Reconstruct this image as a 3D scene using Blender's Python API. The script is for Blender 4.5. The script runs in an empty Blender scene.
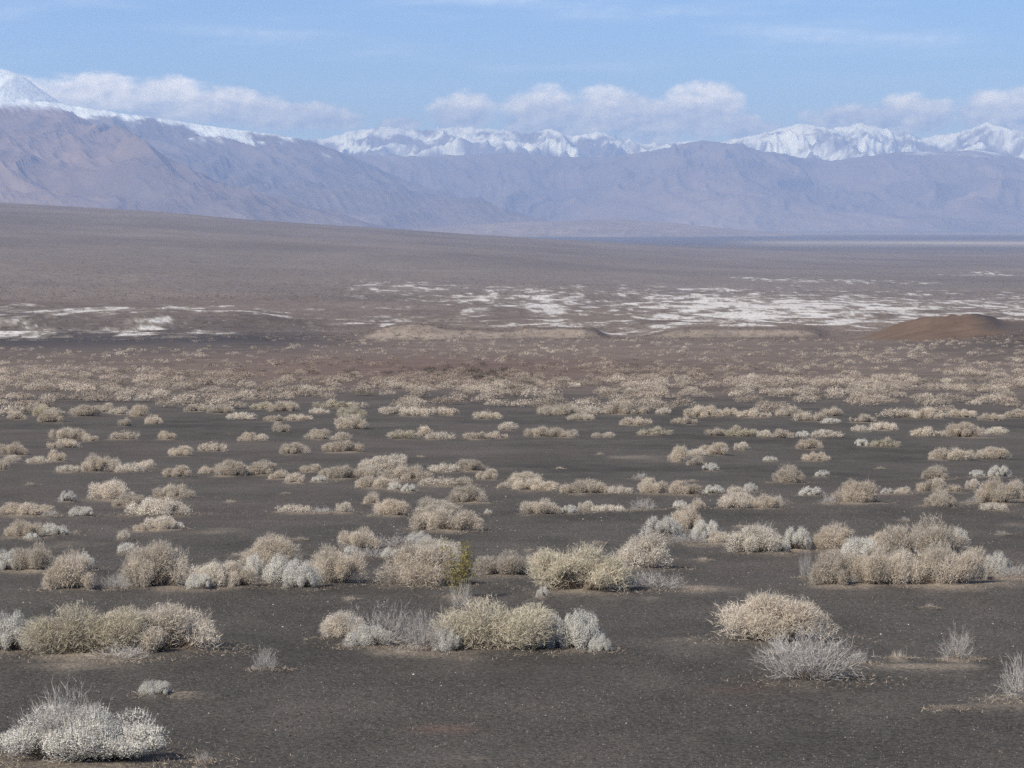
import bpy, math
import numpy as np
from mathutils import Vector

rng = np.random.default_rng(7)
C = bpy.context.scene.collection
SC = bpy.context.scene
F = 2900.0            # focal length in pixels of the 1024 px wide frame
HOR = 225.0           # row of the eye level
PITCH = math.atan((384 - HOR) / F)

# ------------------------------------------------------------------ noise
def _hash(ix, iy, seed):
    with np.errstate(over='ignore'):
        h = ix.astype(np.int64).astype(np.uint32) * np.uint32(374761393) + iy.astype(np.int64).astype(np.uint32) * np.uint32(668265263) + np.uint32((seed * 2654435761) & 0xFFFFFFFF)
        h = (h ^ (h >> np.uint32(13))) * np.uint32(1274126177)
        h = (h ^ (h >> np.uint32(16))) * np.uint32(2246822519)
        h = h ^ (h >> np.uint32(15))
    return (h & np.uint32(0xFFFFFF)).astype(np.float64) / float(0xFFFFFF)

def vnoise(x, y, seed=0):
    ix = np.floor(x); iy = np.floor(y)
    fx = x - ix; fy = y - iy
    u = fx * fx * fx * (fx * (fx * 6 - 15) + 10); v = fy * fy * fy * (fy * (fy * 6 - 15) + 10)
    a = _hash(ix, iy, seed); b = _hash(ix + 1, iy, seed)
    c = _hash(ix, iy + 1, seed); d = _hash(ix + 1, iy + 1, seed)
    return (a * (1 - u) + b * u) * (1 - v) + (c * (1 - u) + d * u) * v

def fbm(x, y, oct=4, seed=0, gain=0.5):
    s = 0.0; amp = 1.0; tot = 0.0
    for o in range(oct):
        s = s + amp * (vnoise(x * 2 ** o + 17.3 * o, y * 2 ** o - 9.1 * o, seed + o) * 2 - 1)
        tot += amp; amp *= gain
    return s / tot

def ridged(x, y, oct=5, seed=0, gain=0.5):
    s = 0.0; amp = 1.0; tot = 0.0
    for o in range(oct):
        n = 1 - np.abs(vnoise(x * 2 ** o + 31.7 * o, y * 2 ** o + 5.3 * o, seed + o) * 2 - 1)
        s = s + amp * n * n
        tot += amp; amp *= gain
    return s / tot

def sstep(a, b, x):
    t = np.clip((x - a) / (b - a), 0, 1)
    return t * t * (3 - 2 * t)

# ------------------------------------------------------------------ terrain
ROWS = [(768,32),(700,38),(645,45),(590,55),(545,68),(500,88),(470,112),(437,150),(415,190),(400,225),(380,300),
        (365,390),(345,600),(335,760),(320,1050),(300,1700),(280,2800),(260,5000),(250,7500),(240,13000),(232,22000)]
pd = [0.3, 3, 8, 15, 22] + [d for r, d in ROWS] + [60000]
pz = [-1.65, -2.0, -3.2, -4.6, -5.35] + [-d * (r - HOR) / F for r, d in ROWS] + [-53]
LPD = np.log(np.array(pd)); PZ = np.array(pz)
_sl = np.diff(PZ) / np.diff(LPD)
_m = np.zeros(len(PZ)); _m[0] = _sl[0]; _m[-1] = _sl[-1]
for i in range(1, len(PZ) - 1):
    _m[i] = 0 if _sl[i - 1] * _sl[i] <= 0 else 2 * _sl[i - 1] * _sl[i] / (_sl[i - 1] + _sl[i])
def prof(d):
    L = np.log(np.maximum(d, 0.31)); L = np.minimum(L, LPD[-1] - 1e-6)
    k = np.clip(np.searchsorted(LPD, L) - 1, 0, len(LPD) - 2)
    h = LPD[k + 1] - LPD[k]; t = (L - LPD[k]) / h
    return ((2*t**3 - 3*t**2 + 1) * PZ[k] + (t**3 - 2*t**2 + t) * h * _m[k]
            + (-2*t**3 + 3*t**2) * PZ[k + 1] + (t**3 - t**2) * h * _m[k + 1])
_rd = np.log(np.array([d for r, d in ROWS])); _rr = np.array([r for r, d in ROWS], float)
def row_eq(d):                       # a distance scale that runs like rows of the plain
    return np.interp(np.log(np.maximum(d, 1)), _rd, _rr)
def d_of_row(r):
    return np.exp(np.interp(-np.asarray(r, float), -_rr, _rd))

def zfun(x, y):
    d = np.hypot(x, y)
    az = np.clip(np.arctan2(x, np.maximum(y, 1e-3)), -0.6, 0.6); az = np.where(y < 0, np.sign(x) * 0.6, az)
    p = az * F + 512
    re = row_eq(d)
    z = prof(d)
    z = z + 0.10 * fbm(x / 13, y / 19, 3, 5) * sstep(12, 45, d)
    z = z + 0.45 * fbm(x / 70, y / 80, 3, 9) * sstep(60, 200, d)
    z = z + 2.2 * fbm(x / 140, y / 190, 4, 13) * sstep(500, 1100, d) * (1 - sstep(3000, 6000, d))
    z = z + 0.8 * fbm(x / 24, y / 34, 3, 17) * sstep(640, 800, d) * (1 - sstep(2200, 3200, d))
    # alluvial fan climbing to the left
    A = np.interp(p, [-1200, -400, 0, 150, 300, 512, 700, 900, 1200], [190, 150, 114, 95, 70, 38, 7, -6, -12])
    rmp = np.clip((d - 1000) / 5500, 0, None)
    rmp = np.where(rmp < 1, np.maximum(rmp, 0) ** 1.15, 1) * (1 - sstep(6600, 10500, d))
    z = z + A * rmp
    z = z + 6 * fbm(x / 700, y / 900, 4, 21) * sstep(2000, 5000, d) * (1 - sstep(9000, 14000, d))
    # cinder ridge on the right and the red hill on it
    xr = (p - 512) / F * d
    z = z + 9.0 * np.exp(-((xr - 150) / 45) ** 2) * np.exp(-((d - 560) / 170) ** 2)
    hx = xr - (925 - 512) / F * 640
    lim = np.interp(hx, [-19, -13, -8, -4, -1, 8, 12, 15, 19, 32], [0, 0.8, 2.3, 3.8, 4.6, 4.7, 4.2, 3.0, 1.9, 0.4])
    z = z + 0.95 * lim * np.exp(-((d - 645) / 32) ** 2) * (1 + 0.22 * fbm(x / 5, y / 14, 4, 3))
    # clay bluffs
    edge = 705 + 34 * fbm(x / 22, y / 4000, 4, 31)
    e1 = sstep(322, 400, p) * (1 - sstep(585, 612, p))
    z = z + 2.5 * e1 * (1 + 0.8 * fbm(x / 14, y / 3000, 4, 33)) * sstep(edge - 16, edge + 16, d) * (1 - sstep(760, 1000, d))
    edge = 735 + 20 * fbm(x / 26, y / 4000, 4, 35)
    e2 = sstep(630, 690, p) * (1 - sstep(800, 835, p))
    z = z + 2.0 * e2 * sstep(edge - 14, edge + 14, d) * (1 - sstep(780, 980, d))
    edge = 905 + 40 * fbm(x / 30, y / 4000, 4, 37)
    e3 = 1 - sstep(230, 330, p)
    z = z + 3.0 * e3 * sstep(edge - 40, edge + 30, d) * (1 - sstep(980, 1250, d))
    return z

cp, sp = math.cos(PITCH), math.sin(PITCH)
def ray(px, row):
    px = np.asarray(px, float); row = np.asarray(row, float)
    cx = (px - 512) / F; cy = (384 - row) / F
    return cx, cp + cy * sp, cy * cp - sp          # x, y, z  (camera looks along +Y, pitched down)
def axis():
    a = np.concatenate([np.linspace(-math.pi, -0.5, 26)[:-1], np.linspace(-0.5, -0.215, 14)[:-1], np.linspace(-0.215, 0.215, 560),
                        np.linspace(0.215, 0.5, 14)[1:], np.linspace(0.5, math.pi, 26)[1:]])
    d = np.concatenate([np.geomspace(0.4, 27, 46)[:-1], np.geomspace(27, 420, 640)[:-1], np.geomspace(420, 9000, 380)[:-1], np.geomspace(9000, 52000, 50)])
    return a, d
AA, DD = axis()
na, ndp = len(AA), len(DD)
A2, D2 = np.meshgrid(AA, DD)
X = (np.sin(A2) * D2).ravel(); Y = (np.cos(A2) * D2).ravel()
Z = zfun(X, Y)
ELEV = (Z.reshape(ndp, na) / DD[:, None]).T.copy()       # slope of every grid point seen from the eye, per column
ELEV[:, DD < 20] = -9
def ground_at(px, row):
    rx, ry, rz = [np.atleast_1d(v) for v in ray(px, row)]
    h = np.hypot(rx, ry); sl = np.broadcast_to(rz / h, rx.shape); az = np.arctan2(rx, ry)
    j = np.clip(np.searchsorted(AA, az), 1, na - 1)
    j = np.where(np.abs(AA[j - 1] - az) < np.abs(AA[j] - az), j - 1, j)
    d = np.zeros(len(j))
    for s in range(0, len(j), 4000):
        E = ELEV[j[s:s+4000]]; t = sl[s:s+4000, None]
        up = E >= t
        k = np.where(up.any(1), up.argmax(1), ndp - 1); k = np.maximum(k, 1); i = np.arange(len(k))
        e0, e1 = E[i, k - 1], E[i, k]
        f = np.clip((t[:, 0] - e0) / np.where(np.abs(e1 - e0) < 1e-12, 1e-12, e1 - e0), 0, 1)
        d[s:s+4000] = DD[k - 1] * (1 - f) + DD[k] * f
    x = np.sin(az) * d; y = np.cos(az) * d
    return np.stack([x, y, zfun(x, y)], 1)

# ------------------------------------------------------------------ helpers
def mesh_from(name, V, Fc, mats=(), fattr=None, vcol=None, vattr=None, smooth=False, midx=None):
    me = bpy.data.meshes.new(name)
    V = np.ascontiguousarray(V, np.float32); Fc = np.ascontiguousarray(Fc, np.int32)
    nf, k = Fc.shape
    me.vertices.add(len(V)); me.vertices.foreach_set('co', V.ravel())
    me.loops.add(nf * k); me.loops.foreach_set('vertex_index', Fc.ravel())
    me.polygons.add(nf)
    me.polygons.foreach_set('loop_start', np.arange(0, nf * k, k, dtype=np.int32))
    me.polygons.foreach_set('loop_total', np.full(nf, k, np.int32))
    if midx is not None: me.polygons.foreach_set('material_index', np.ascontiguousarray(midx, np.int32))
    me.polygons.foreach_set('use_smooth', np.full(nf, smooth, bool))
    for m in mats: me.materials.append(m)
    for n, a in (fattr or {}).items():
        me.attributes.new(n, 'FLOAT', 'FACE').data.foreach_set('value', np.ascontiguousarray(a, np.float32))
    for n, a in (vattr or {}).items():
        me.attributes.new(n, 'FLOAT', 'POINT').data.foreach_set('value', np.ascontiguousarray(a, np.float32))
    if vcol is not None:
        c4 = np.ones((len(V), 4), np.float32); c4[:, :3] = vcol
        me.attributes.new('albedo', 'FLOAT_COLOR', 'POINT').data.foreach_set('color', c4.ravel())
    me.update(calc_edges=True)
    return me

def link(name, me, parent=None):
    o = bpy.data.objects.new(name, me); C.objects.link(o)
    if parent: o.parent = parent
    return o
def tag(o, label=None, cat=None, group=None, kind=None):
    if label: o['label'] = label
    if cat: o['category'] = cat
    if group: o['group'] = group
    if kind: o['kind'] = kind
    return o

def new_mat(name):
    m = bpy.data.materials.new(name); m.use_nodes = True
    nt = m.node_tree
    for n in list(nt.nodes): nt.nodes.remove(n)
    out = nt.nodes.new('ShaderNodeOutputMaterial')
    b = nt.nodes.new('ShaderNodeBsdfPrincipled')
    b.inputs['Roughness'].default_value = 1.0
    b.inputs['Specular IOR Level'].default_value = 0.1
    nt.links.new(b.outputs[0], out.inputs['Surface'])
    return m, nt, b
def nd(nt, typ, **kw):
    n = nt.nodes.new(typ)
    for k, v in kw.items(): setattr(n, k, v)
    return n
def math_node(nt, op, a, b=None, c=None):
    n = nd(nt, 'ShaderNodeMath', operation=op)
    for i, v in enumerate((a, b, c)):
        if v is None: continue
        if isinstance(v, (int, float)): n.inputs[i].default_value = v
        else: nt.links.new(v, n.inputs[i])
    return n.outputs[0]
def mul_color(nt, col, fac):      # colour times a scalar
    n = nd(nt, 'ShaderNodeVectorMath', operation='SCALE')
    nt.links.new(col, n.inputs[0]); nt.links.new(fac, n.inputs['Scale'])
    return n.outputs[0]

def plant_mat(name, c0, c1, tone_lo=0.65, tone_hi=1.3, rnd=0.25, transl=0.0):
    """plant colour between two hues by twig tone and by the individual"""
    m, nt, b = new_mat(name)
    at = nd(nt, 'ShaderNodeAttribute', attribute_name='tone')
    oi = nd(nt, 'ShaderNodeObjectInfo')
    mix = nd(nt, 'ShaderNodeMix', data_type='RGBA')
    mix.inputs[6].default_value = (*c0, 1); mix.inputs[7].default_value = (*c1, 1)
    h = math_node(nt, 'FRACT', math_node(nt, 'MULTIPLY_ADD', oi.outputs['Random'], 7.13, 0.2))
    f = math_node(nt, 'MULTIPLY_ADD', h, 0.6, math_node(nt, 'MULTIPLY', at.outputs['Fac'], 0.4))
    nt.links.new(f, mix.inputs[0])
    t = math_node(nt, 'MULTIPLY_ADD', at.outputs['Fac'], tone_hi - tone_lo, tone_lo)
    r = math_node(nt, 'MULTIPLY_ADD', oi.outputs['Random'], 2 * rnd, 1 - rnd)
    col = mul_color(nt, mix.outputs[2], math_node(nt, 'MULTIPLY', t, r))
    nt.links.new(col, b.inputs['Base Color'])
    if transl > 0:
        tr = nd(nt, 'ShaderNodeBsdfTranslucent'); nt.links.new(col, tr.inputs['Color'])
        ms = nd(nt, 'ShaderNodeMixShader'); ms.inputs[0].default_value = transl
        nt.links.new(b.outputs[0], ms.inputs[1]); nt.links.new(tr.outputs[0], ms.inputs[2])
        out = [n for n in nt.nodes if n.type == 'OUTPUT_MATERIAL'][0]
        nt.links.new(ms.outputs[0], out.inputs['Surface'])
    return m

M_TAN = plant_mat('tan_twigs', (0.49, 0.435, 0.355), (0.57, 0.485, 0.38), 0.6, 1.5, 0.14, transl=0.25)
M_OLV = plant_mat('olive_tan_twigs', (0.54, 0.485, 0.37), (0.57, 0.50, 0.37), 0.6, 1.45, 0.12, transl=0.25)
M_SIL = plant_mat('silver_leaves', (0.575, 0.55, 0.485), (0.63, 0.595, 0.52), 0.6, 1.5, 0.1, transl=0.2)
M_PAL = plant_mat('pale_twigs', (0.57, 0.52, 0.43), (0.62, 0.54, 0.44), 0.6, 1.5, 0.12, transl=0.25)
M_GRY = plant_mat('grey_dead_twigs', (0.47, 0.44, 0.40), (0.53, 0.48, 0.42), 0.7, 1.25, 0.1, transl=0.2)
M_GRN = plant_mat('creosote_leaves', (0.27, 0.23, 0.07), (0.30, 0.25, 0.08), transl=0.25)
M_WOOD = plant_mat('woody_stems', (0.15, 0.115, 0.085), (0.19, 0.15, 0.115))

# ------------------------------------------------------------------ shrub shapes (built in metres, about 1.5 m wide, 0.75 m tall)
def unit(v): return v / np.maximum(np.linalg.norm(v, axis=-1, keepdims=True), 1e-9)
def blades(start, tip, w, r):
    d = unit(tip - start)
    side = unit(np.cross(d, unit(r.normal(size=d.shape))))
    w = np.broadcast_to(np.asarray(w, float), (len(d),))[:, None]
    return np.stack([start - side * w / 2, start + side * w / 2, tip], 1)
def leaves(c, n, size, r):
    t = unit(np.cross(n, unit(r.normal(size=n.shape)))); b = np.cross(n, t)
    s = np.broadcast_to(np.asarray(size, float), (len(c),))[:, None]
    p = [c - t * s, c + b * s * 0.45, c + t * s, c - b * s * 0.45]
    return np.concatenate([np.stack([p[0], p[1], p[2]], 1), np.stack([p[0], p[2], p[3]], 1)], 0)
def sphere_dirs(n, r, up=0.0):
    v = unit(r.normal(size=(n, 3))); v[:, 2] = v[:, 2] + up
    return unit(v)
class Tris:
    def __init__(s): s.t = []; s.tone = []
    def add(s, tr, tone): s.t.append(tr); s.tone.append(np.broadcast_to(tone, (len(tr),)))
    def arr(s): return np.concatenate(s.t), np.concatenate(s.tone)

def dome_lobes(r, n, R, H, rad):
    L = [(np.array([r.normal() * 0.1, r.normal() * 0.1, H * 0.46]), rad * 1.4)]
    for i in range(n - 1):
        a = r.uniform(0, 2 * math.pi); q = R * math.sqrt(r.uniform(0.08, 1)) * 0.8
        h = H * (1 - (q / R) ** 2 * 0.75) * r.uniform(0.3, 0.7)
        L.append((np.array([q * math.cos(a), q * math.sin(a), max(h, 0.08)]), rad * r.uniform(0.5, 1.25)))
    return L

def feathery(seed, lod=1.0, n_l=17, H=0.75, R=0.75):
    r = np.random.default_rng(seed); fo = Tris(); wo = Tris()
    wd = 0.0048 / math.sqrt(lod)
    for c, rad in dome_lobes(r, n_l, R, H, 0.215 if H > 0.6 else 0.165):
        n = int(1350 * lod * r.choice([0.35, 1.0, 1.0, 1.15]) * (rad / 0.2) ** 1.5)
        d = sphere_dirs(n, r, 0.3)
        lump = 1 + 0.16 * np.sin(d[:, :1] * 7 + seed + c[0] * 9) * np.sin(d[:, 1:2] * 7 + c[1] * 9) + 0.1 * np.sin(d[:, 2:] * 11 + c[0] * 20)
        rr = rad * lump * np.where(r.random(n) < 0.6, r.uniform(0.85, 1.15, n), r.uniform(0.4, 0.9, n))[:, None]
        tip = c + d * rr * np.array([1, 1, 0.9])
        root = np.array([c[0] * 0.5, c[1] * 0.5, -0.05])
        gr = unit(d * 0.7 + unit(tip - root) * 0.45 + r.normal(size=d.shape) * 0.5)
        ln = r.uniform(0.05, 0.125, n)[:, None]
        st = tip - gr * ln
        ok = (tip[:, 2] > 0.03) & (st[:, 2] > -0.02)
        tone = np.clip(r.normal(0.5, 0.2, n) + r.normal(0, 0.1), 0, 1)
        fo.add(blades(st, tip, wd * r.uniform(0.7, 1.5, n), r)[ok], tone[ok])
        m = int(7 * min(1, lod * 2))                              # stray twigs that stand out of the crown
        d2 = sphere_dirs(m, r, 0.5); t2 = c + d2 * rad * r.uniform(1.15, 1.6, (m, 1)); ok = t2[:, 2] > 0.05
        fo.add(blades(c + d2 * rad * 0.6, t2, wd * 1.1, r)[ok], r.random(m)[ok] * 0.7)
        m = int(26 * min(1, lod * 2))
        t2 = c + sphere_dirs(m, r, 0.2) * rad * r.uniform(0.3, 0.85, (m, 1))
        ok = t2[:, 2] > 0.03
        wo.add(blades(np.repeat(np.array([[c[0] * 0.25, c[1] * 0.25, 0.0]]), m, 0) + r.normal(size=(m, 3)) * [0.05, 0.05, 0.0], t2, 0.012, r)[ok], r.random(m)[ok])
    return fo, wo

def leafy(seed, lod=1.0, n_l=30, H=0.75, R=0.72, fine=1.0):
    r = np.random.default_rng(seed); fo = Tris(); wo = Tris()
    for c, rad in dome_lobes(r, n_l, R, H, (0.165 if H > 0.6 else 0.13) * (0.78 if fine < 1 else 1)):
        n = int(900 * lod * r.choice([0.5, 1.0, 1.2]))
        d = sphere_dirs(n, r, 0.15)
        lump = 1 + 0.42 * np.sin(d[:, :1] * 9 + seed) * np.sin(d[:, 1:2] * 8 + 1.3) * np.sin(d[:, 2:] * 8.5 + 0.6)
        p = c + d * rad * lump * r.uniform(0.5, 1.15, (n, 1)) ** 0.7
        nn = unit(d + r.normal(size=d.shape) * 0.45)
        ok = p[:, 2] > 0.05
        p, nn = p[ok], nn[ok]
        tone = np.clip(r.normal(0.5, 0.2, len(p)), 0, 1)
        fo.add(leaves(p, nn, r.uniform(0.008, 0.016, len(p)) * fine / max(lod, 0.3) ** 0.35, r), np.concatenate([tone, tone]))
        m = int(70 * lod) + 6                                  # stalk tips that break the outline
        d = sphere_dirs(m, r, 0.6); st = c + d * rad * 0.8
        tip = c + unit(d + [0, 0, 0.5]) * rad * r.uniform(1.05, 1.35, (m, 1))
        ok = tip[:, 2] > 0.05
        fo.add(blades(st, tip, 0.006 / math.sqrt(lod), r)[ok], r.random(m)[ok] * 0.8)
        m = 24
        root = np.array([c[0] * 0.35, c[1] * 0.35, 0.0])
        t2 = c + sphere_dirs(m, r) * rad * 0.75; ok = t2[:, 2] > 0.03
        wo.add(blades(np.repeat(root[None], m, 0) + r.normal(size=(m, 3)) * [0.04, 0.04, 0], t2, 0.013, r)[ok], r.random(m)[ok])
    return fo, wo

def big_leafy(seed, lod=1.0):
    return leafy(seed, lod, 62, 0.75, 0.74, fine=0.62)

def mixed(seed, lod=1.0, H=0.75):
    r = np.random.default_rng(seed + 500)
    fo, wo = feathery(seed, lod * 0.75, 14, H)
    f2, w2 = leafy(seed + 1, lod * 0.55, 18, H)
    fo.t += f2.t; fo.tone += f2.tone
    return fo, wo

def twiggy(seed, lod=1.0, n0=58, H=0.8, R=0.75, lean=0.75):
    r = np.random.default_rng(seed); fo = Tris(); wo = Tris()
    n = n0
    st = r.normal(size=(n, 3)) * [0.09, 0.09, 0.0]
    a = r.uniform(0, 2 * math.pi, n); el = np.arccos(r.uniform(0.12, 1, n) ** lean)
    d = np.stack([np.cos(a) * np.sin(el), np.sin(a) * np.sin(el), np.cos(el)], 1)
    ln = r.uniform(0.28, 0.46, (n, 1)); w = 0.011
    for lev in range(4):
        tip = st + d * ln * [1, 1, 1.0]
        (wo if lev < 1 else fo).add(blades(st, tip, w, r), np.clip(r.normal(0.5, 0.25, len(st)), 0, 1))
        k = 3 if lev < 3 else 0
        if not k: break
        f = r.uniform(0.45, 1.0, (len(st), k, 1))
        nst = (st[:, None] + (tip - st)[:, None] * f).reshape(-1, 3)
        nd_ = unit(np.repeat(d, k, 0) + r.normal(size=(len(nst), 3)) * 0.42 + [0, 0, 0.12])
        ln = np.repeat(ln, k, 0) * r.uniform(0.45, 0.75, (len(nst), 1))
        st, d = nst, nd_; w *= 0.72
    fo.t = [t[t[:, 2, 2] > 0.01] if True else t for t in fo.t]
    fo.tone = [tn[:len(t)] for t, tn in zip(fo.t, fo.tone)]
    return fo, wo

def spray(seed, lod=1.0):
    return twiggy(seed, lod, 120, lean=0.5)

def creosote(seed, lod=1.0):
    r = np.random.default_rng(seed); fo = Tris(); wo = Tris()
    n = 14
    a = r.uniform(0, 2 * math.pi, n); q = r.uniform(0.05, 0.42, n)
    tip = np.stack([np.cos(a) * q, np.sin(a) * q, r.uniform(0.75, 1.25, n) - q * 0.5], 1)
    st = r.normal(size=(n, 3)) * [0.04, 0.04, 0]
    wo.add(blades(st, tip, 0.02, r), 0.5)
    for i in range(n):
        m = 95
        f = r.uniform(0.22, 1.08, (m, 1)); p = st[i] + (tip[i] - st[i]) * f + r.normal(size=(m, 3)) * 0.065
        tn = np.clip(r.normal(0.5, 0.3, m), 0, 1)
        fo.add(leaves(p, unit(r.normal(size=(m, 3))), r.uniform(0.02, 0.035, m), r), np.concatenate([tn, tn]))
        b = 24
        f = r.uniform(0.3, 0.9, (b, 1)); s0 = st[i] + (tip[i] - st[i]) * f
        wo.add(blades(s0, s0 + sphere_dirs(b, r, 0.9) * 0.16, 0.008, r), r.random(b))
    return fo, wo

def tuft(seed, lod=1.0):
    r = np.random.default_rng(seed); fo = Tris(); wo = Tris()
    n = 420
    st = r.normal(size=(n, 3)) * [0.22, 0.22, 0]; d = sphere_dirs(n, r, 0.5); d[:, 2] = np.abs(d[:, 2])
    fo.add(blades(st, st + d * r.uniform(0.25, 0.7, (n, 1)), 0.018, r), np.clip(r.normal(0.5, 0.3, n), 0, 1))
    wo.add(blades(st[:30], st[:30] + d[:30] * 0.3, 0.03, r), 0.4)
    return fo, wo

def to_mesh(name, tr, tone, mat):
    n = len(tr)
    return mesh_from(name, tr.reshape(-1, 3), np.arange(n * 3).reshape(n, 3), [mat], fattr={'tone': tone})
def to_mesh2(name, fo, wo, mf, mw):
    a, ta = fo.arr(); b, tb = wo.arr(); tr = np.concatenate([a, b]); n = len(tr)
    mi = np.concatenate([np.zeros(len(a)), np.ones(len(b))])
    return mesh_from(name, tr.reshape(-1, 3), np.arange(n * 3).reshape(n, 3), [mf, mw],
                     fattr={'tone': np.concatenate([ta, tb])}, midx=mi)
def extent(tr):
    p = tr.reshape(-1, 3)
    lo = np.percentile(p, 1.2, 0); hi = np.percentile(p, 98.8, 0)
    return (hi[0] - lo[0] + hi[1] - lo[1]) / 2, np.percentile(p[:, 2], 99.3)

KINDS = {   # code: (object name, builder, foliage material, number of variants, foliage part name)
    'T': ('tan_shrub', feathery, M_TAN, 5, 'twig_crown'),
    'Y': ('olive_shrub', feathery, M_OLV, 2, 'twig_crown'),
    'W': ('silver_shrub', leafy, M_SIL, 5, 'leaf_clumps'),
    'B': ('silver_shrub', big_leafy, M_SIL, 1, 'leaf_clumps'),
    'P': ('pale_shrub', mixed, M_PAL, 4, 'twig_crown'),
    'G': ('twiggy_shrub', twiggy, M_GRY, 4, 'bare_twigs'),
    'S': ('twiggy_shrub', spray, M_GRY, 1, 'bare_twigs'),
    'C': ('creosote_bush', creosote, M_GRN, 1, 'leaf_sprays'),
    'U': ('dry_tuft', tuft, M_TAN, 2, 'dry_blades'),
}
PROTO = {}
for ci, (code, (nm, fn, mt, nv, pn)) in enumerate(KINDS.items()):
    wide = code in 'TYWP'
    for v in range(nv * (2 if wide else 1)):
        kw = dict(H=0.42) if v >= nv else {}
        fo, wo = fn(100 * ci + 11 * v + 3, **kw)
        a, ta = fo.arr(); b, tb = wo.arr()
        w, h = extent(a)
        fl, wl = fn(100 * ci + 11 * v + 3, 0.3, **kw)
        PROTO[code, v] = dict(fol=to_mesh(pn, a, ta, mt), wood=to_mesh('woody_stems', b, tb, M_WOOD),
                              both=to_mesh2(nm, fl, wl, mt, M_WOOD), w=w, h=h)

# ------------------------------------------------------------------ where the shrubs stand:  column, foot row, width, height (pixels of the photograph), kind, own label
NEAR = [
 (84,768,160,52,'B','big silver leafy shrub with bare twigs on top in the near left corner'),
 (66,767,92,78,'S','spray of bare grey twigs rising out of the big silver shrub, near left corner'),
 (157,699,30,17,'W','small ragged silver shrub alone on bare cinders beside a pale litter streak'),
 (203,766,16,16,'G','tiny thin twig tuft right of the big corner shrub, at the bottom edge'),
 (11,655,46,40,'W','silver shrub cut by the left edge beside the olive mound'),
 (84,660,98,50,'Y','olive mound, left one of the two broad mounds near the left edge'),
 (172,656,98,47,'T','tan mound, right one of the two broad mounds near the left edge'),
 (120,664,60,20,'G','low grey twigs at the foot between the olive and tan mounds'),
 (267,673,28,26,'G','small sparse grey twig tuft alone on the cinders right of the tan mound'),
 (342,641,40,29,'P','pale leafy clump at the left end of the nearest middle row'),
 (370,650,44,24,'W','white dome low in front of grey twigs, left end of middle row'),
 (382,650,76,46,'G','sparse grey twigs behind the white dome in the middle row'),
 (424,656,56,48,'G','sparse grey twig shrub left of the small round white shrub, middle row'),
 (447,655,28,27,'W','small round white leafy shrub in front of the olive mound, middle row'),
 (492,656,98,52,'Y','largest olive mound in the centre of the nearest middle row'),
 (462,612,24,34,'G','upright bleached twigs sticking up behind the central olive mound'),
 (549,652,42,36,'W','white leafy shrub touching the right side of the central olive mound'),
 (580,653,48,40,'W','tall ragged white shrub with dark gap beneath, middle row right end'),
 (600,655,22,20,'W','last small white shrub at the right end of the nearest middle row'),
 (402,657,14,8,'U','little dry tuft between white dome and olive mound, middle row'),
 (765,645,102,50,'T','lone tan feathery dome with dark hollow, right of centre'),
 (810,687,98,56,'S','broad grey twiggy bush in front of the lone tan dome'),
 (815,684,30,18,'U','pinkish dry tuft inside the foot of the broad grey twiggy bush'),
 (898,661,16,14,'U','small tan tuft standing alone right of the grey twiggy bush'),
 (957,663,32,38,'G','thin upright twig shrub with a dark foot, near the right edge'),
 (971,662,14,9,'U','tan tuft touching the thin upright twig shrub'),
 (1022,706,62,52,'G','grey twiggy bush cut by the right edge'),
 (945,713,30,8,'U','flat bleached dry tuft on the cinders below the thin twig shrub'),
 (858,667,26,18,'G','wispy grey twigs at the right end of the broad twiggy bush'),
 (780,656,22,22,'G','few faint twigs between the lone dome and the broad twiggy bush'),
]
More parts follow.
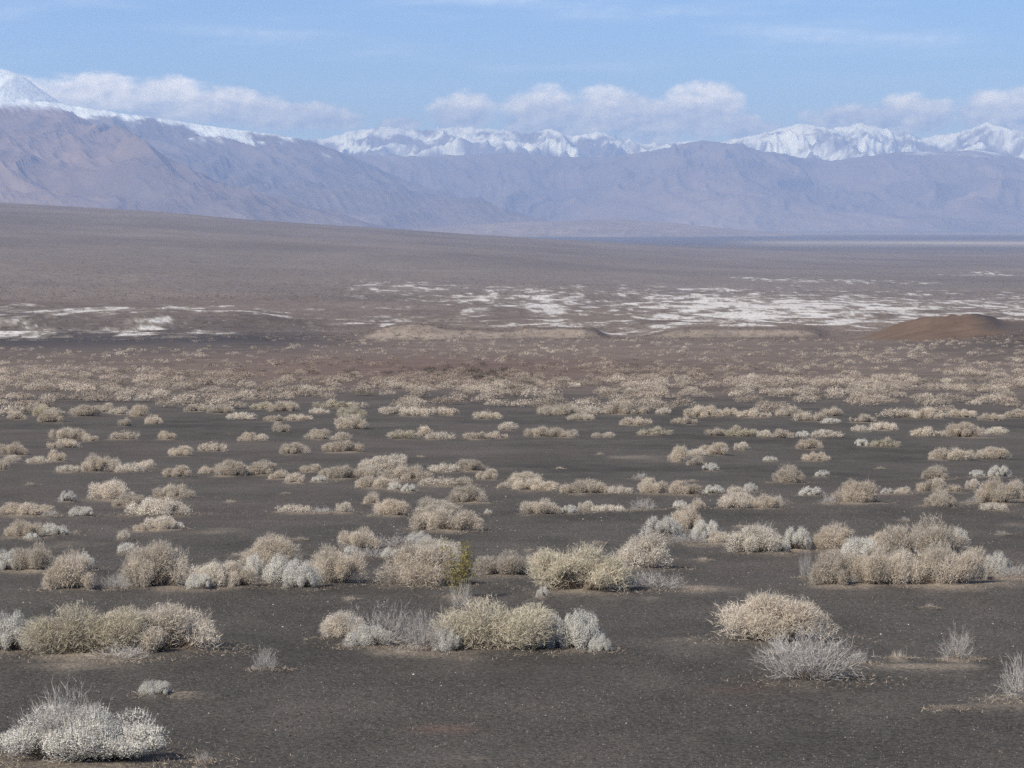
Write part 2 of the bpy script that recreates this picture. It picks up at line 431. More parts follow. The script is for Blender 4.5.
MID = [
 # second row
 (75,592,54,38,'T'),(84,572,22,18,'W'),(162,590,62,46,'T'),(146,576,24,18,'P'),(212,590,42,27,'P'),(238,589,40,27,'T'),(275,569,62,32,'T'),
 (254,577,20,22,'W'),(284,587,40,30,'W'),(302,591,38,28,'W'),(332,587,58,38,'T'),(200,592,24,18,'W'),(36,573,40,28,'T'),(8,573,30,22,'W'),
 (118,591,34,18,'G'),
 (424,588,78,42,'T'),(434,566,50,26,'P'),(505,578,60,25,'T'),(460,600,34,58,'C'),(448,584,24,24,'P'),
 (580,594,84,46,'Y'),(600,591,26,21,'W'),(622,591,24,18,'W'),(543,599,12,12,'W'),
 (645,571,54,35,'P'),(683,531,32,24,'T'),(662,539,36,22,'W'),(706,541,26,20,'W'),(688,546,62,15,'G'),(655,592,62,22,'G'),(720,545,24,14,'P'),
 (757,555,52,28,'P'),(797,552,26,24,'W'),(779,554,22,12,'W'),(760,552,34,30,'G'),
 (836,588,42,37,'T'),(874,588,50,38,'T'),(838,552,44,27,'T'),(862,563,36,24,'W'),(900,587,48,36,'P'),(924,564,86,43,'T'),(946,588,78,42,'T'),
 (957,549,28,20,'W'),(996,577,24,24,'W'),(1012,580,40,18,'G'),(880,552,30,20,'T'),(806,580,14,30,'G'),(968,582,34,30,'P'),
 # third row
 (68,503,15,12,'W'),(112,501,42,20,'P'),(128,508,30,14,'T'),(155,517,58,17,'P'),(172,499,36,14,'T'),(26,517,50,14,'T'),(50,518,18,10,'G'),(83,518,24,11,'W'),
 (22,539,36,18,'T'),(50,537,34,12,'W'),(32,541,14,8,'W'),(140,532,14,9,'T'),(163,531,34,15,'P'),(178,530,14,8,'W'),(125,541,13,12,'P'),(128,555,18,12,'W'),
 (293,514,34,9,'P'),(345,514,18,12,'P'),(320,514,26,8,'G'),(374,505,18,13,'T'),(389,517,35,18,'T'),(436,517,42,18,'P'),(446,533,58,23,'T'),(423,531,20,12,'P'),(471,504,34,18,'T'),(488,515,8,6,'W'),
 (361,551,40,22,'T'),(351,555,14,10,'W'),(345,563,14,10,'W'),(419,545,24,13,'W'),(400,550,58,16,'G'),(391,560,20,12,'W'),(372,560,50,14,'G'),
 (542,516,38,16,'T'),(570,515,18,10,'W'),(587,512,18,11,'P'),(607,513,34,8,'P'),(645,511,30,13,'G'),(696,510,18,12,'T'),(737,510,32,17,'P'),(766,510,28,15,'T'),(680,509,14,9,'W'),
 (528,487,32,15,'T'),(540,492,42,12,'T'),(586,495,42,15,'T'),(617,495,24,9,'P'),(652,495,30,17,'T'),(684,496,32,15,'T'),(714,495,18,10,'W'),(735,496,20,10,'P'),(750,493,16,10,'W'),
 (858,504,42,23,'T'),(811,497,22,10,'W'),(828,505,16,12,'G'),(887,495,12,7,'W'),(903,495,18,8,'P'),(940,493,40,14,'T'),(938,508,32,17,'T'),(998,505,44,26,'T'),(993,512,26,9,'P'),(973,490,16,11,'P'),(1018,501,22,20,'T'),(972,505,18,9,'G'),
 (776,505,20,13,'G'),(868,503,20,11,'T'),
 # fourth row
 (786,484,33,18,'T'),(822,478,16,8,'W'),(938,480,28,14,'T'),(977,478,16,8,'W'),(999,478,20,12,'W'),(812,450,24,11,'T'),(815,462,26,10,'T'),
 (861,447,13,8,'W'),(885,448,26,10,'Y'),(952,461,36,13,'T'),(990,460,30,13,'T'),(972,460,18,8,'T'),(778,439,28,10,'T'),(803,438,14,7,'W'),(827,438,28,8,'P'),
 (929,437,32,10,'T'),(968,438,36,15,'T'),(997,435,20,8,'P'),(883,431,26,9,'P'),(860,432,18,7,'P'),(770,462,14,6,'W'),
 (545,438,34,11,'T'),(570,438,20,8,'P'),(597,438,10,6,'P'),(609,438,12,6,'P'),(655,436,30,9,'Y'),(715,437,20,9,'T'),(738,437,34,11,'Y'),(765,438,16,8,'P'),(636,426,26,9,'T'),
 (680,463,20,17,'T'),(697,457,20,8,'P'),(715,456,30,13,'T'),(742,451,16,9,'P'),(711,472,18,9,'W'),(698,466,22,9,'T'),(640,480,14,9,'G'),
 (265,476,30,15,'T'),(282,480,24,10,'T'),(296,484,18,11,'T'),(311,473,22,9,'T'),(320,483,16,8,'W'),(340,480,38,14,'T'),(366,478,28,12,'T'),(383,471,44,14,'P'),(405,482,45,16,'T'),(395,491,14,9,'W'),
 (409,493,14,9,'W'),(378,489,36,13,'T'),(440,487,45,10,'T'),(465,487,24,10,'T'),(488,481,22,12,'T'),(505,489,14,7,'T'),(447,473,30,9,'P'),(470,472,30,12,'T'),(398,463,24,9,'P'),
 (281,433,18,11,'T'),(319,440,24,11,'T'),(343,441,22,9,'T'),(342,453,36,12,'T'),(297,455,27,12,'T'),(262,441,14,7,'P'),(347,430,34,15,'T'),(352,421,24,14,'Y'),(401,440,24,10,'Y'),(424,438,18,12,'T'),
 (442,440,28,8,'P'),(476,440,28,8,'T'),(497,439,22,8,'T'),(508,431,18,9,'P'),
 (68,440,32,12,'T'),(64,449,28,10,'T'),(90,442,16,8,'T'),(122,440,26,9,'T'),(167,440,18,9,'T'),(181,457,24,11,'T'),(211,452,26,10,'T'),(249,442,18,10,'T'),(14,456,28,13,'T'),(12,463,16,8,'P'),
 (2,471,14,11,'T'),(40,464,22,8,'P'),(57,462,18,12,'T'),(95,473,27,18,'T'),(115,471,18,13,'P'),(68,473,24,8,'P'),(131,473,28,10,'P'),(147,468,18,8,'P'),(178,478,28,12,'T'),(206,475,16,9,'T'),
 (228,477,30,17,'T'),(249,476,20,10,'P'),(125,427,14,9,'T'),(151,425,20,10,'T'),
 (600,545,10,6,'U'),(530,552,8,5,'U'),(740,528,9,5,'U'),(300,541,10,6,'U'),(235,557,9,6,'U'),(560,470,9,5,'U'),(600,455,8,4,'U'),(230,503,10,5,'U'),(420,458,9,4,'U'),(880,470,9,5,'U'),
 (905,522,10,6,'G'),(692,482,8,4,'U'),(30,486,9,5,'U'),(76,534,8,5,'U'),(285,495,8,4,'U'),(860,541,9,6,'U'),(1002,536,12,7,'G'),(930,610,10,9,'U'),(703,562,10,7,'U'),(350,601,10,7,'U'),
 # fifth row
 (15,420,20,9,'T'),(35,413,26,10,'T'),(55,423,28,14,'T'),(45,417,20,12,'Y'),(82,417,28,12,'T'),(105,413,20,10,'T'),(140,417,22,12,'T'),(120,415,20,8,'P'),(200,412,26,8,'T'),(222,414,26,9,'T'),
 (242,420,28,8,'P'),(285,412,30,11,'T'),(262,410,24,8,'Y'),(318,414,18,6,'P'),(275,422,22,7,'T'),(299,421,22,7,'T'),(335,408,38,9,'Y'),(392,415,28,9,'T'),(418,417,30,10,'T'),(445,416,26,9,'T'),(490,420,26,9,'T'),
 (555,416,36,12,'T'),(582,421,26,8,'T'),(594,414,20,7,'P'),(628,415,42,14,'T'),(665,415,16,8,'P'),(702,418,36,12,'T'),(684,425,24,8,'T'),(728,416,22,8,'T'),(755,418,32,9,'T'),
 (788,417,28,10,'T'),(810,422,28,10,'T'),(832,417,22,10,'T'),(862,423,24,9,'T'),(832,424,20,6,'W'),(906,418,24,9,'T'),(930,419,28,11,'T'),(962,418,28,9,'T'),(992,421,24,8,'T'),(1016,419,24,10,'T'),
]
SECT = [(0,58,'the silver shrub cut by the left edge'),(58,122,'the left olive mound'),(122,225,'the left tan mound'),(225,312,'the lone small twig tuft'),
        (312,400,'the white dome of the middle row'),(400,472,'the small round white shrub'),(472,532,'the largest olive mound'),(532,620,'the tall ragged white shrub'),
        (620,712,'the gap left of the lone dome'),(712,790,'the lone tan dome'),(790,860,'the broad grey twiggy bush'),(860,932,'the small lone tuft'),
        (932,990,'the thin upright twig shrub'),(990,1200,'the right edge twig bush')]
ORD = 'first second third fourth fifth sixth seventh eighth ninth tenth eleventh twelfth thirteenth fourteenth fifteenth sixteenth seventeenth eighteenth nineteenth twentieth'.split()
WORD = {'T': 'tan rounded shrub', 'Y': 'olive tan shrub', 'W': 'silver leafy shrub', 'P': 'pale mixed shrub', 'G': 'grey twig shrub', 'C': 'creosote', 'U': 'dry tuft'}
items = [list(t) for t in NEAR]
cnt = {}
for (p, b, w, h, k) in sorted(MID, key=lambda t: -t[1]):
    if k == 'C':
        lab = 'green creosote bush with thin upright stems, the only green plant in view'
    else:
        s = [x for x in SECT if x[0] <= p < x[1]][0]
        n = cnt.get((s[2], k), 0); cnt[s[2], k] = n + 1
        size = 'broad' if w >= 44 else ('tiny' if w < 16 else ('small' if w < 24 else 'middling'))
        lab = f'{size} {WORD[k]}, {ORD[n]} such straight behind {s[2]}'
    items.append([p, b, w, h, k, lab])

P = ground_at([t[0] for t in items], [t[1] for t in items])
GROUPS = {'T': 'tan shrubs scattered over the cinder plain', 'Y': 'olive shrubs on the cinder plain', 'W': 'silver leafy shrubs on the cinder plain',
          'P': 'pale shrubs scattered over the cinder plain', 'B': 'silver leafy shrubs on the cinder plain', 'G': 'bare twiggy shrubs on the cinders', 'S': 'bare twiggy shrubs on the cinders', 'C': None, 'U': 'dry tufts on the cinders'}
LIT = []                                            # litter aprons round the shrubs: x, y, rx, ry, strength
pick = np.random.default_rng(11)
vcount = {}
for (p, b, w, h, k, lab), pos in zip(items, P):
    nm, fn, mt, nv, pn = KINDS[k]
    vcount[k] = vcount.get(k, 0) + 1
    pr = PROTO[k, int(pick.integers(nv)) + (nv if k in 'TYWP' and w / h > 2.5 else 0)]
    dist = math.hypot(pos[0], pos[1])
    Wm = w * dist / F * (1.0 if b > 600 else 0.98); Hm = h * dist / F * (1.0 if b > 600 else 1.0)
    # the crown stands half its depth behind the visible foot
    dep = Wm * float(pick.uniform(0.65, 0.95)) if w < 120 else Wm * 0.7
    off = dep * 0.42
    x = pos[0] * (dist + off) / dist; y = pos[1] * (dist + off) / dist
    z = float(zfun(np.array([x]), np.array([y]))[0])
    zf = float(pos[2]);
    sx = Wm / pr['w']; sy = dep / pr['w']; sz = Hm * 1.0 / pr['h']
    rot = float(pick.choice([0, math.pi])) + float(pick.uniform(-0.35, 0.35))
    base = min(z, zf + 0.02 * off) - 0.01
    small = h < 11 or w < 20 and b < 560
    if small:
        o = link(nm, pr['both'])
    else:
        o = bpy.data.objects.new(nm, None); C.objects.link(o); o.empty_display_size = 0.2
        link(pn, pr['fol'], o); link('woody_stems', pr['wood'], o)
    o.location = (x, y, z - 0.01); o.scale = (sx, sy, sz); o.rotation_euler = (0, 0, rot)
    tag(o, lab, 'shrub' if k != 'U' else 'tuft', GROUPS[k])
    if k != 'U' or True:
        LIT.append((x, y, Wm * 0.62, Wm * 0.75 + 0.25, 0.75 if k != 'G' else 0.55))
for (p, r_, rx, ry, s) in [(445,729,36,3.2,-0.9),(190,697,38,3,0.8),(60,668,80,4,0.6),(400,655,110,4,0.7),(640,600,60,4,0.5),(700,590,50,4,0.5),(690,640,60,3,0.4),
                           (930,668,90,3,0.55),(990,660,30,3,0.5),(990,710,60,4,0.75),(225,640,50,4,0.4),(980,585,50,4,0.6),(1000,525,40,3,0.3),(560,675,50,5,0.25),(800,740,40,4,0.2),
                           (480,760,20,3,0.3),(700,740,30,3,0.25),(70,545,50,5,0.3),(210,532,40,4,0.4),(640,552,40,3,0.3),(650,458,60,3,0.35),(170,480,40,2,0.3),(740,690,30,3,-0.35)]:
    q = ground_at([p, p, p], [r_, r_ - ry, r_ + ry])
    LIT.append((q[0, 0], q[0, 1], rx * q[0, 1] / F, abs(q[1, 1] - q[2, 1]) / 2 + 0.1, s))

# ------------------------------------------------------------------ ground sheet
dG = D2.ravel(); pG = A2.ravel() * F + 512; rG = row_eq(dG)
lit = np.zeros(len(X)); red = np.zeros(len(X))
front = np.abs(A2.ravel()) < 0.23
for (lx, ly, rx, ry, s) in LIT:
    dd = math.hypot(lx, ly)
    i0 = np.searchsorted(DD, dd - 3 * ry); i1 = np.searchsorted(DD, dd + 3 * ry)
    la = math.atan2(lx, ly); hw = 3 * rx / dd
    j0 = np.searchsorted(AA, la - hw); j1 = np.searchsorted(AA, la + hw)
    if i1 <= i0 or j1 <= j0: continue
    ii = (np.arange(i0, i1)[:, None] * na + np.arange(j0, j1)[None]).ravel()
    g = np.exp(-(((X[ii] - lx) / rx) ** 2 + ((Y[ii] - ly) / ry) ** 2))
    if s > 0: lit[ii] = np.maximum(lit[ii], s * g)
    else: red[ii] = np.maximum(red[ii], -s * g)
Z = Z + 0.09 * np.clip(lit, 0, 1)
n1 = fbm(X / 0.9, Y / 2.2, 4, 51); n2 = fbm(X / 9, Y / 16, 4, 53); n3 = fbm(X / 60, Y / 120, 4, 57)
def C3(*c): return np.array(c)[None]
def blend(a, b, t): return a * (1 - t[:, None]) + b * t[:, None]
cind = C3(0.095, 0.084, 0.070); brown = C3(0.165, 0.13, 0.104); fan = C3(0.18, 0.15, 0.125)
col = np.repeat(cind, len(X), 0) * (1 + 0.32 * n2 + 0.2 * n1)[:, None]
col = blend(col, np.repeat(C3(0.105, 0.087, 0.074), len(X), 0), 0.7 * sstep(0.0, 0.55, n2 + 0.5 * n1) * (1 - sstep(250, 420, dG)))   # faint brown drift streaks
midz = sstep(412, 366, rG + 8 * n3)
col = blend(col, np.repeat(brown, len(X), 0) * (1 + 0.25 * n3 + 0.15 * n2)[:, None], midz)
rz = np.exp(-((pG - 430) / 260) ** 2) * np.exp(-((rG - 368) / 15) ** 2)
col = blend(col, np.repeat(C3(0.165, 0.112, 0.088), len(X), 0), np.clip(rz * 0.8, 0, 1))
# dark bare strip in front of the white flats, left
dk = (1 - sstep(250, 420, pG)) * np.exp(-((rG - 338) / 12) ** 2)
col = blend(col, np.repeat(C3(0.062, 0.056, 0.055), len(X), 0), np.clip(dk * 0.9, 0, 1))
fz = sstep(1150, 1900, dG)
col = blend(col, np.repeat(fan, len(X), 0) * (1 + 0.22 * fbm(X / 250, Y / 500, 4, 61) + 0.12 * n3)[:, None], fz)
vz = sstep(6500, 9500, dG)
bench = np.exp(-((rG - 243.5) / 2.6) ** 2) * sstep(700, 800, pG) + 0.6 * np.exp(-((rG - 234) / 1.8) ** 2) * sstep(560, 640, pG)
valley = blend(np.repeat(C3(0.122, 0.112, 0.104), len(X), 0), np.repeat(C3(0.40, 0.35, 0.29), len(X), 0), np.clip(bench, 0, 1) * (0.75 + 0.25 * fbm(X / 900, Y / 1800, 3, 63)))
col = blend(col, valley, vz)
# white salt-clay flats
def ell(p0, r0, rp, rr): return np.exp(-(((pG - p0) / rp) ** 2 + ((rG - r0) / rr) ** 2))
env = np.maximum.reduce([1.0 * ell(800, 309, 330, 17), 0.9 * ell(560, 308, 110, 12), 0.75 * ell(980, 312, 150, 18), 0.8 * ell(480, 324, 190, 4.5), 0.8 * ell(700, 327, 120, 6), 0.5 * ell(430, 298, 90, 6),
                         0.98 * ell(140, 330, 70, 6), 0.9 * ell(30, 332, 60, 6), 0.92 * ell(120, 319, 190, 6), 0.6 * ell(990, 271, 60, 2.5), 0.5 * ell(820, 280, 120, 3), 1.0 * ell(700, 290, 50, 2.5)])
wn = 0.72 * fbm(X / 16, Y / 60, 6, 71, 0.75) + 0.4 * fbm(X / 5, Y / 26, 3, 73)
wv = (env * 0.55 + wn * 1.02) * sstep(0.05, 0.25, env); col = blend(col, np.repeat(C3(0.27, 0.23, 0.185), len(X), 0), 0.75 * sstep(0.18, 0.40, wv) * sstep(560, 700, dG))
white = sstep(0.39, 0.55, env * 0.53 + wn * 1.08) * sstep(0.08, 0.3, env) * sstep(560, 700, dG)
col = blend(col, np.repeat(C3(0.56, 0.525, 0.48), len(X), 0) * (1 + 0.12 * n3)[:, None], np.clip(white, 0, 1) * 0.95)
# clay bluffs and red hill carry their own earth
slope = (np.gradient(Z.reshape(ndp, na), axis=0) / np.gradient(DD)[:, None]).ravel()
bl = sstep(0.0, 0.06, slope) * (((pG > 315) & (pG < 850) & (dG > 640) & (dG < 820)).astype(float))
col = blend(col, np.repeat(C3(0.29, 0.235, 0.185), len(X), 0) * (1 + 0.25 * fbm(X / 7, Y / 20, 3, 77))[:, None], bl * 0.9)
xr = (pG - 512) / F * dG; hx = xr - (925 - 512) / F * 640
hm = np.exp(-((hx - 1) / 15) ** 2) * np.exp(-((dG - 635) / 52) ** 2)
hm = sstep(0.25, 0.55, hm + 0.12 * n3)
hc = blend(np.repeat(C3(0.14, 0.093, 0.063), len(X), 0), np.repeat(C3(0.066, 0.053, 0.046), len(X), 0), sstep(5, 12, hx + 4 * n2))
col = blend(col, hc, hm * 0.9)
rs = np.exp(-((xr - 125) / 45) ** 2) * np.exp(-((dG - 520) / 120) ** 2)
col = blend(col, np.repeat(C3(0.062, 0.052, 0.046), len(X), 0) * (1 + 0.3 * n2)[:, None], np.clip(rs * 1.15, 0, 1) * (1 - hm))
# litter and red soil
lt = np.clip(lit * (0.62 + 0.9 * n1 + 0.35 * n2) * 1.5 - 0.18, 0, 1)
col = blend(col, np.repeat(C3(0.33, 0.265, 0.195), len(X), 0), lt * 0.85 * (1 - midz))
col = blend(col, np.repeat(C3(0.21, 0.12, 0.085), len(X), 0), np.clip(red * (0.8 + 0.8 * n1), 0, 1) * 0.8)
i = np.arange((ndp - 1) * (na - 1)); rI = i // (na - 1); cI = i % (na - 1)
Fq = np.stack([rI * na + cI, rI * na + cI + 1, (rI + 1) * na + cI + 1, (rI + 1) * na + cI], 1)
Fq = Fq[:, ::-1]

mg, nt, bs = new_mat('ground_earth')
at = nd(nt, 'ShaderNodeAttribute', attribute_name='albedo')
tc = nd(nt, 'ShaderNodeTexCoord')
gn = nd(nt, 'ShaderNodeTexNoise'); gn.inputs['Scale'].default_value = 16; gn.inputs['Detail'].default_value = 8; gn.inputs['Roughness'].default_value = 0.75
nt.links.new(tc.outputs['Object'], gn.inputs['Vector'])
gv = nd(nt, 'ShaderNodeTexVoronoi'); gv.inputs['Scale'].default_value = 22
nt.links.new(tc.outputs['Object'], gv.inputs['Vector'])
sep = nd(nt, 'ShaderNodeSeparateColor'); nt.links.new(gv.outputs['Color'], sep.inputs[0])
gf = nd(nt, 'ShaderNodeTexNoise'); gf.inputs['Scale'].default_value = 0.14; gf.inputs['Detail'].default_value = 5; gf.inputs['Roughness'].default_value = 0.7
nt.links.new(tc.outputs['Object'], gf.inputs['Vector'])
f1 = math_node(nt, 'MULTIPLY', math_node(nt, 'MULTIPLY_ADD', gn.outputs['Fac'], 1.5, 0.25), math_node(nt, 'MULTIPLY_ADD', gf.outputs['Fac'], 1.1, 0.45))
f2 = math_node(nt, 'MULTIPLY_ADD', sep.outputs[0], 0.7, 0.65)
c1 = mul_color(nt, at.outputs['Color'], math_node(nt, 'MULTIPLY', f1, f2))
nt.links.new(c1, bs.inputs['Base Color'])
bp = nd(nt, 'ShaderNodeBump'); bp.inputs['Strength'].default_value = 0.6; bp.inputs['Distance'].default_value = 0.05
nt.links.new(math_node(nt, 'ADD', gn.outputs['Fac'], math_node(nt, 'MULTIPLY', gv.outputs['Distance'], -0.5)), bp.inputs['Height'])
nt.links.new(bp.outputs[0], bs.inputs['Normal'])
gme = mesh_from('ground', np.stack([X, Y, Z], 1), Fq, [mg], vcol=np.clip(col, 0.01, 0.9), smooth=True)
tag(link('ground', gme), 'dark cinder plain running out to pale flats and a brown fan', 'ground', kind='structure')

# ------------------------------------------------------------------ gravel on the nearest cinders (stuff)
def pebbles():
    r = np.random.default_rng(5)
    n = 90000
    u = r.random(n); row = 768 + 60 - (u ** 0.8) * 330
    d = d_of_row(np.clip(row, 300, 768)) * np.where(row > 768, 1 - (row - 768) / 60 * 0.1, 1) * r.uniform(0.97, 1.03, n)
    a = r.uniform(-0.2, 0.2, n)
    x = np.sin(a) * d; y = np.cos(a) * d; z = zfun(x, y)
    t = np.array([[1,0,0],[0,1,0],[-1,0,0],[0,-1,0],[0,0,1]], float)
    fc = np.array([[0,1,4],[1,2,4],[2,3,4],[3,0,4]])
    s = 0.0105 * np.exp(np.clip(r.normal(0, 0.32, n), -1, 0.75)) * (d / 45) ** 0.5
    rt = r.uniform(0, 6.28, n)
    P5 = t[None] * (s[:, None, None] * r.uniform(0.6, 1.3, (n, 5, 1)))
    cx = P5[..., 0] * np.cos(rt)[:, None] - P5[..., 1] * np.sin(rt)[:, None]; cy = P5[..., 0] * np.sin(rt)[:, None] + P5[..., 1] * np.cos(rt)[:, None]
    V = np.stack([cx + x[:, None], cy + y[:, None], P5[..., 2] + z[:, None] - 0.002], -1).reshape(-1, 3)
    Fc = (np.arange(n)[:, None, None] * 5 + fc[None]).reshape(-1, 3)
    tone = np.where(r.random(n) < 0.012, r.uniform(0.4, 0.9, n), r.uniform(0.0, 0.34, n))
    return V, Fc, np.repeat(tone, 4)
V, Fc, tn = pebbles()
mp, nt, bs = new_mat('cinder_gravel')
at = nd(nt, 'ShaderNodeAttribute', attribute_name='tone')
cr = nd(nt, 'ShaderNodeValToRGB')
cr.color_ramp.elements[0].color = (0.03, 0.027, 0.026, 1); cr.color_ramp.elements[1].color = (0.60, 0.55, 0.48, 1)
e = cr.color_ramp.elements.new(0.3); e.color = (0.15, 0.13, 0.115, 1)
nt.links.new(at.outputs['Fac'], cr.inputs[0]); nt.links.new(cr.outputs[0], bs.inputs['Base Color'])
tag(link('gravel', mesh_from('gravel', V, Fc, [mp], fattr={'tone': tn})), 'loose cinder gravel with a few pale stones over the near plain', 'gravel', kind='stuff')

# ------------------------------------------------------------------ dead twigs and leaves dropped round the nearer shrubs (stuff)
def dropped():
    r = np.random.default_rng(31); out = []
    for (p, b, w_, h, k, lab), (lx, ly, rx, ry, s) in zip(items, LIT):
        if b < 470: continue
        n = int(60 + 13.0 * w_)
        a = r.uniform(0, 6.28, n); q = np.abs(r.normal(0.75, 0.42, n))
        x = lx + np.cos(a) * q * rx * 1.1 + r.normal(0, 0.05, n) + 0.25 * rx * r.random(n); y = ly + np.sin(a) * q * rx
        th = r.uniform(0, 6.28, n); ln = 0.02 + 0.09 * r.random(n) ** 2.5
        st = np.stack([x, y, zfun(x, y) + 0.035], 1)
        tip = st + np.stack([np.cos(th) * ln, np.sin(th) * ln, r.uniform(0.0, 0.05, n)], 1)
        out.append(blades(st, tip, r.uniform(0.0035, 0.011, n), r))
    return np.concatenate(out)
tr = dropped(); n = len(tr)
M_LIT = plant_mat('dry_litter', (0.27, 0.22, 0.17), (0.36, 0.295, 0.225), 0.4, 1.3, 0.0)
tag(link('litter', mesh_from('litter', tr.reshape(-1, 3), np.arange(n * 3).reshape(n, 3), [M_LIT], fattr={'tone': np.random.default_rng(2).random(n)})),
    'dead twigs and dry leaf litter strewn on the cinders round the shrubs', 'litter', kind='stuff')

# ------------------------------------------------------------------ distant scrub (stuff): one mesh
def scrub():
    r = np.random.default_rng(21)
    tris = []; tones = []; hues = []
    def template(n, seed):
        fo, wo = feathery(seed, n / 22900.0)
        return np.concatenate([fo.arr()[0], wo.arr()[0][::9]]) * [1, 1, 0.95]
    def place(px, row, ntri, smin, smax, seed, hue):
        q = np.random.default_rng(seed)
        pos = ground_at(px, row)
        d = np.hypot(pos[:, 0], pos[:, 1])
        ok = (d < 7500); pos = pos[ok]; hue = hue[ok]
        T = [template(ntri, seed + i) for i in range(4)]
        n = len(pos); s = q.uniform(smin, smax, n); rt = q.uniform(0, 6.28, n); hs = q.uniform(0.6, 0.95, n)
        tn = np.clip(q.normal(0.5, 0.22, n), 0, 1)
        for k in range(4):
            m = np.arange(n) % 4 == k
            if not m.any(): continue
            t = T[k][None]; c = np.cos(rt[m])[:, None, None]; sn = np.sin(rt[m])[:, None, None]
            x = (t[..., 0] * c - t[..., 1] * sn) * s[m][:, None, None] + pos[m, 0][:, None, None]
            y = (t[..., 0] * sn + t[..., 1] * c) * s[m][:, None, None] + pos[m, 1][:, None, None]
            z = t[..., 2] * (s[m] * hs[m])[:, None, None] + pos[m, 2][:, None, None]
            tris.append(np.stack([x, y, z], -1).reshape(-1, 3, 3))
            k_ = T[k].shape[0]
            tones.append(np.repeat(tn[m], k_)); hues.append(np.repeat(hue[m], k_))
    # belt of round shrubs behind the individual ones
    N = 5400
    px = r.uniform(-90, 1114, N); row = r.uniform(341, 418, N)
    cl = fbm(px / 70, row / 5, 3, 91) + 0.35 * fbm(px / 300, row / 20, 2, 93)
    dens = 0.62 + 0.75 * cl - 0.5 * sstep(385, 404, row) - 0.25 * sstep(404, 416, row)
    dens = dens - 0.5 * np.exp(-((row - 343) / 6) ** 2) * (px < 330)
    q_ = ground_at(px, row); hxx = q_[:, 0] - (925 - 512) / F * 640
    dens = np.where((np.abs(hxx) < 15) & (np.abs(np.hypot(q_[:, 0], q_[:, 1]) - 635) < 48), dens * 0.3, dens)
    keep = r.random(N) < dens
    px, row = px[keep], row[keep]
    hue = np.clip(0.25 + 0.55 * np.exp(-((px - 430) / 260) ** 2) * np.exp(-((row - 370) / 14) ** 2) + r.normal(0, 0.15, len(px)), 0, 1)
    near = row > 372
    place(px[near], row[near], 850, 0.95, 1.75, 1000, hue[near])
    place(px[~near], row[~near], 260, 0.85, 1.6, 1100, hue[~near])
    # flats and badlands
    N = 9500
    px = r.uniform(-90, 1114, N); row = r.uniform(282, 342, N)
    q_ = ground_at(px, row); ok = ~((np.abs(q_[:, 0] - (925 - 512) / F * 640) < 17) & (np.abs(np.hypot(q_[:, 0], q_[:, 1]) - 640) < 50))
    px, row = px[ok], row[ok]; N = len(px)
    place(px, row, 50, 0.6, 1.5, 1200, np.clip(r.normal(0.82, 0.2, N), 0, 1))
    # fan
    N = 30000
    px = r.uniform(-90, 1114, N); row = 206 + (r.random(N) ** 0.85) * 95
    place(px, row, 17, 1.5, 2.9, 1300, np.clip(r.normal(0.95, 0.2, N), 0, 1))
    return np.concatenate(tris), np.concatenate(tones), np.concatenate(hues)
tr, tn, hu = scrub()
ms_, nt, bs = new_mat('distant_scrub')
a1 = nd(nt, 'ShaderNodeAttribute', attribute_name='tone'); a2 = nd(nt, 'ShaderNodeAttribute', attribute_name='hue')
cr = nd(nt, 'ShaderNodeValToRGB')
cr.color_ramp.elements[0].color = (0.47, 0.405, 0.325, 1); cr.color_ramp.elements[1].color = (0.085, 0.07, 0.058, 1)
e = cr.color_ramp.elements.new(0.6); e.color = (0.30, 0.24, 0.19, 1)
nt.links.new(a2.outputs['Fac'], cr.inputs[0])
cc = mul_color(nt, cr.outputs[0], math_node(nt, 'MULTIPLY_ADD', a1.outputs['Fac'], 0.9, 0.55))
nt.links.new(cc, bs.inputs['Base Color'])
n = len(tr)
tag(link('scrub', mesh_from('scrub', tr.reshape(-1, 3), np.arange(n * 3).reshape(n, 3), [ms_], fattr={'tone': tn, 'hue': hu})),
    'belt of small dry scrub thinning out over the flats and the fan', 'scrub', kind='stuff')

# ------------------------------------------------------------------ mountains
mm, nt, bs = new_mat('mountain_rock_snow')
at = nd(nt, 'ShaderNodeAttribute', attribute_name='albedo'); tc = nd(nt, 'ShaderNodeTexCoord')
gn = nd(nt, 'ShaderNodeTexNoise'); gn.inputs['Scale'].default_value = 0.006; gn.inputs['Detail'].default_value = 8; gn.inputs['Roughness'].default_value = 0.65
nt.links.new(tc.outputs['Object'], gn.inputs['Vector'])
nt.links.new(mul_color(nt, at.outputs['Color'], math_node(nt, 'MULTIPLY_ADD', gn.outputs['Fac'], 0.7, 0.65)), bs.inputs['Base Color'])
bp = nd(nt, 'ShaderNodeBump'); bp.inputs['Strength'].default_value = 0.5; bp.inputs['Distance'].default_value = 60
nt.links.new(gn.outputs['Fac'], bp.inputs['Height']); nt.links.new(bp.outputs[0], bs.inputs['Normal'])

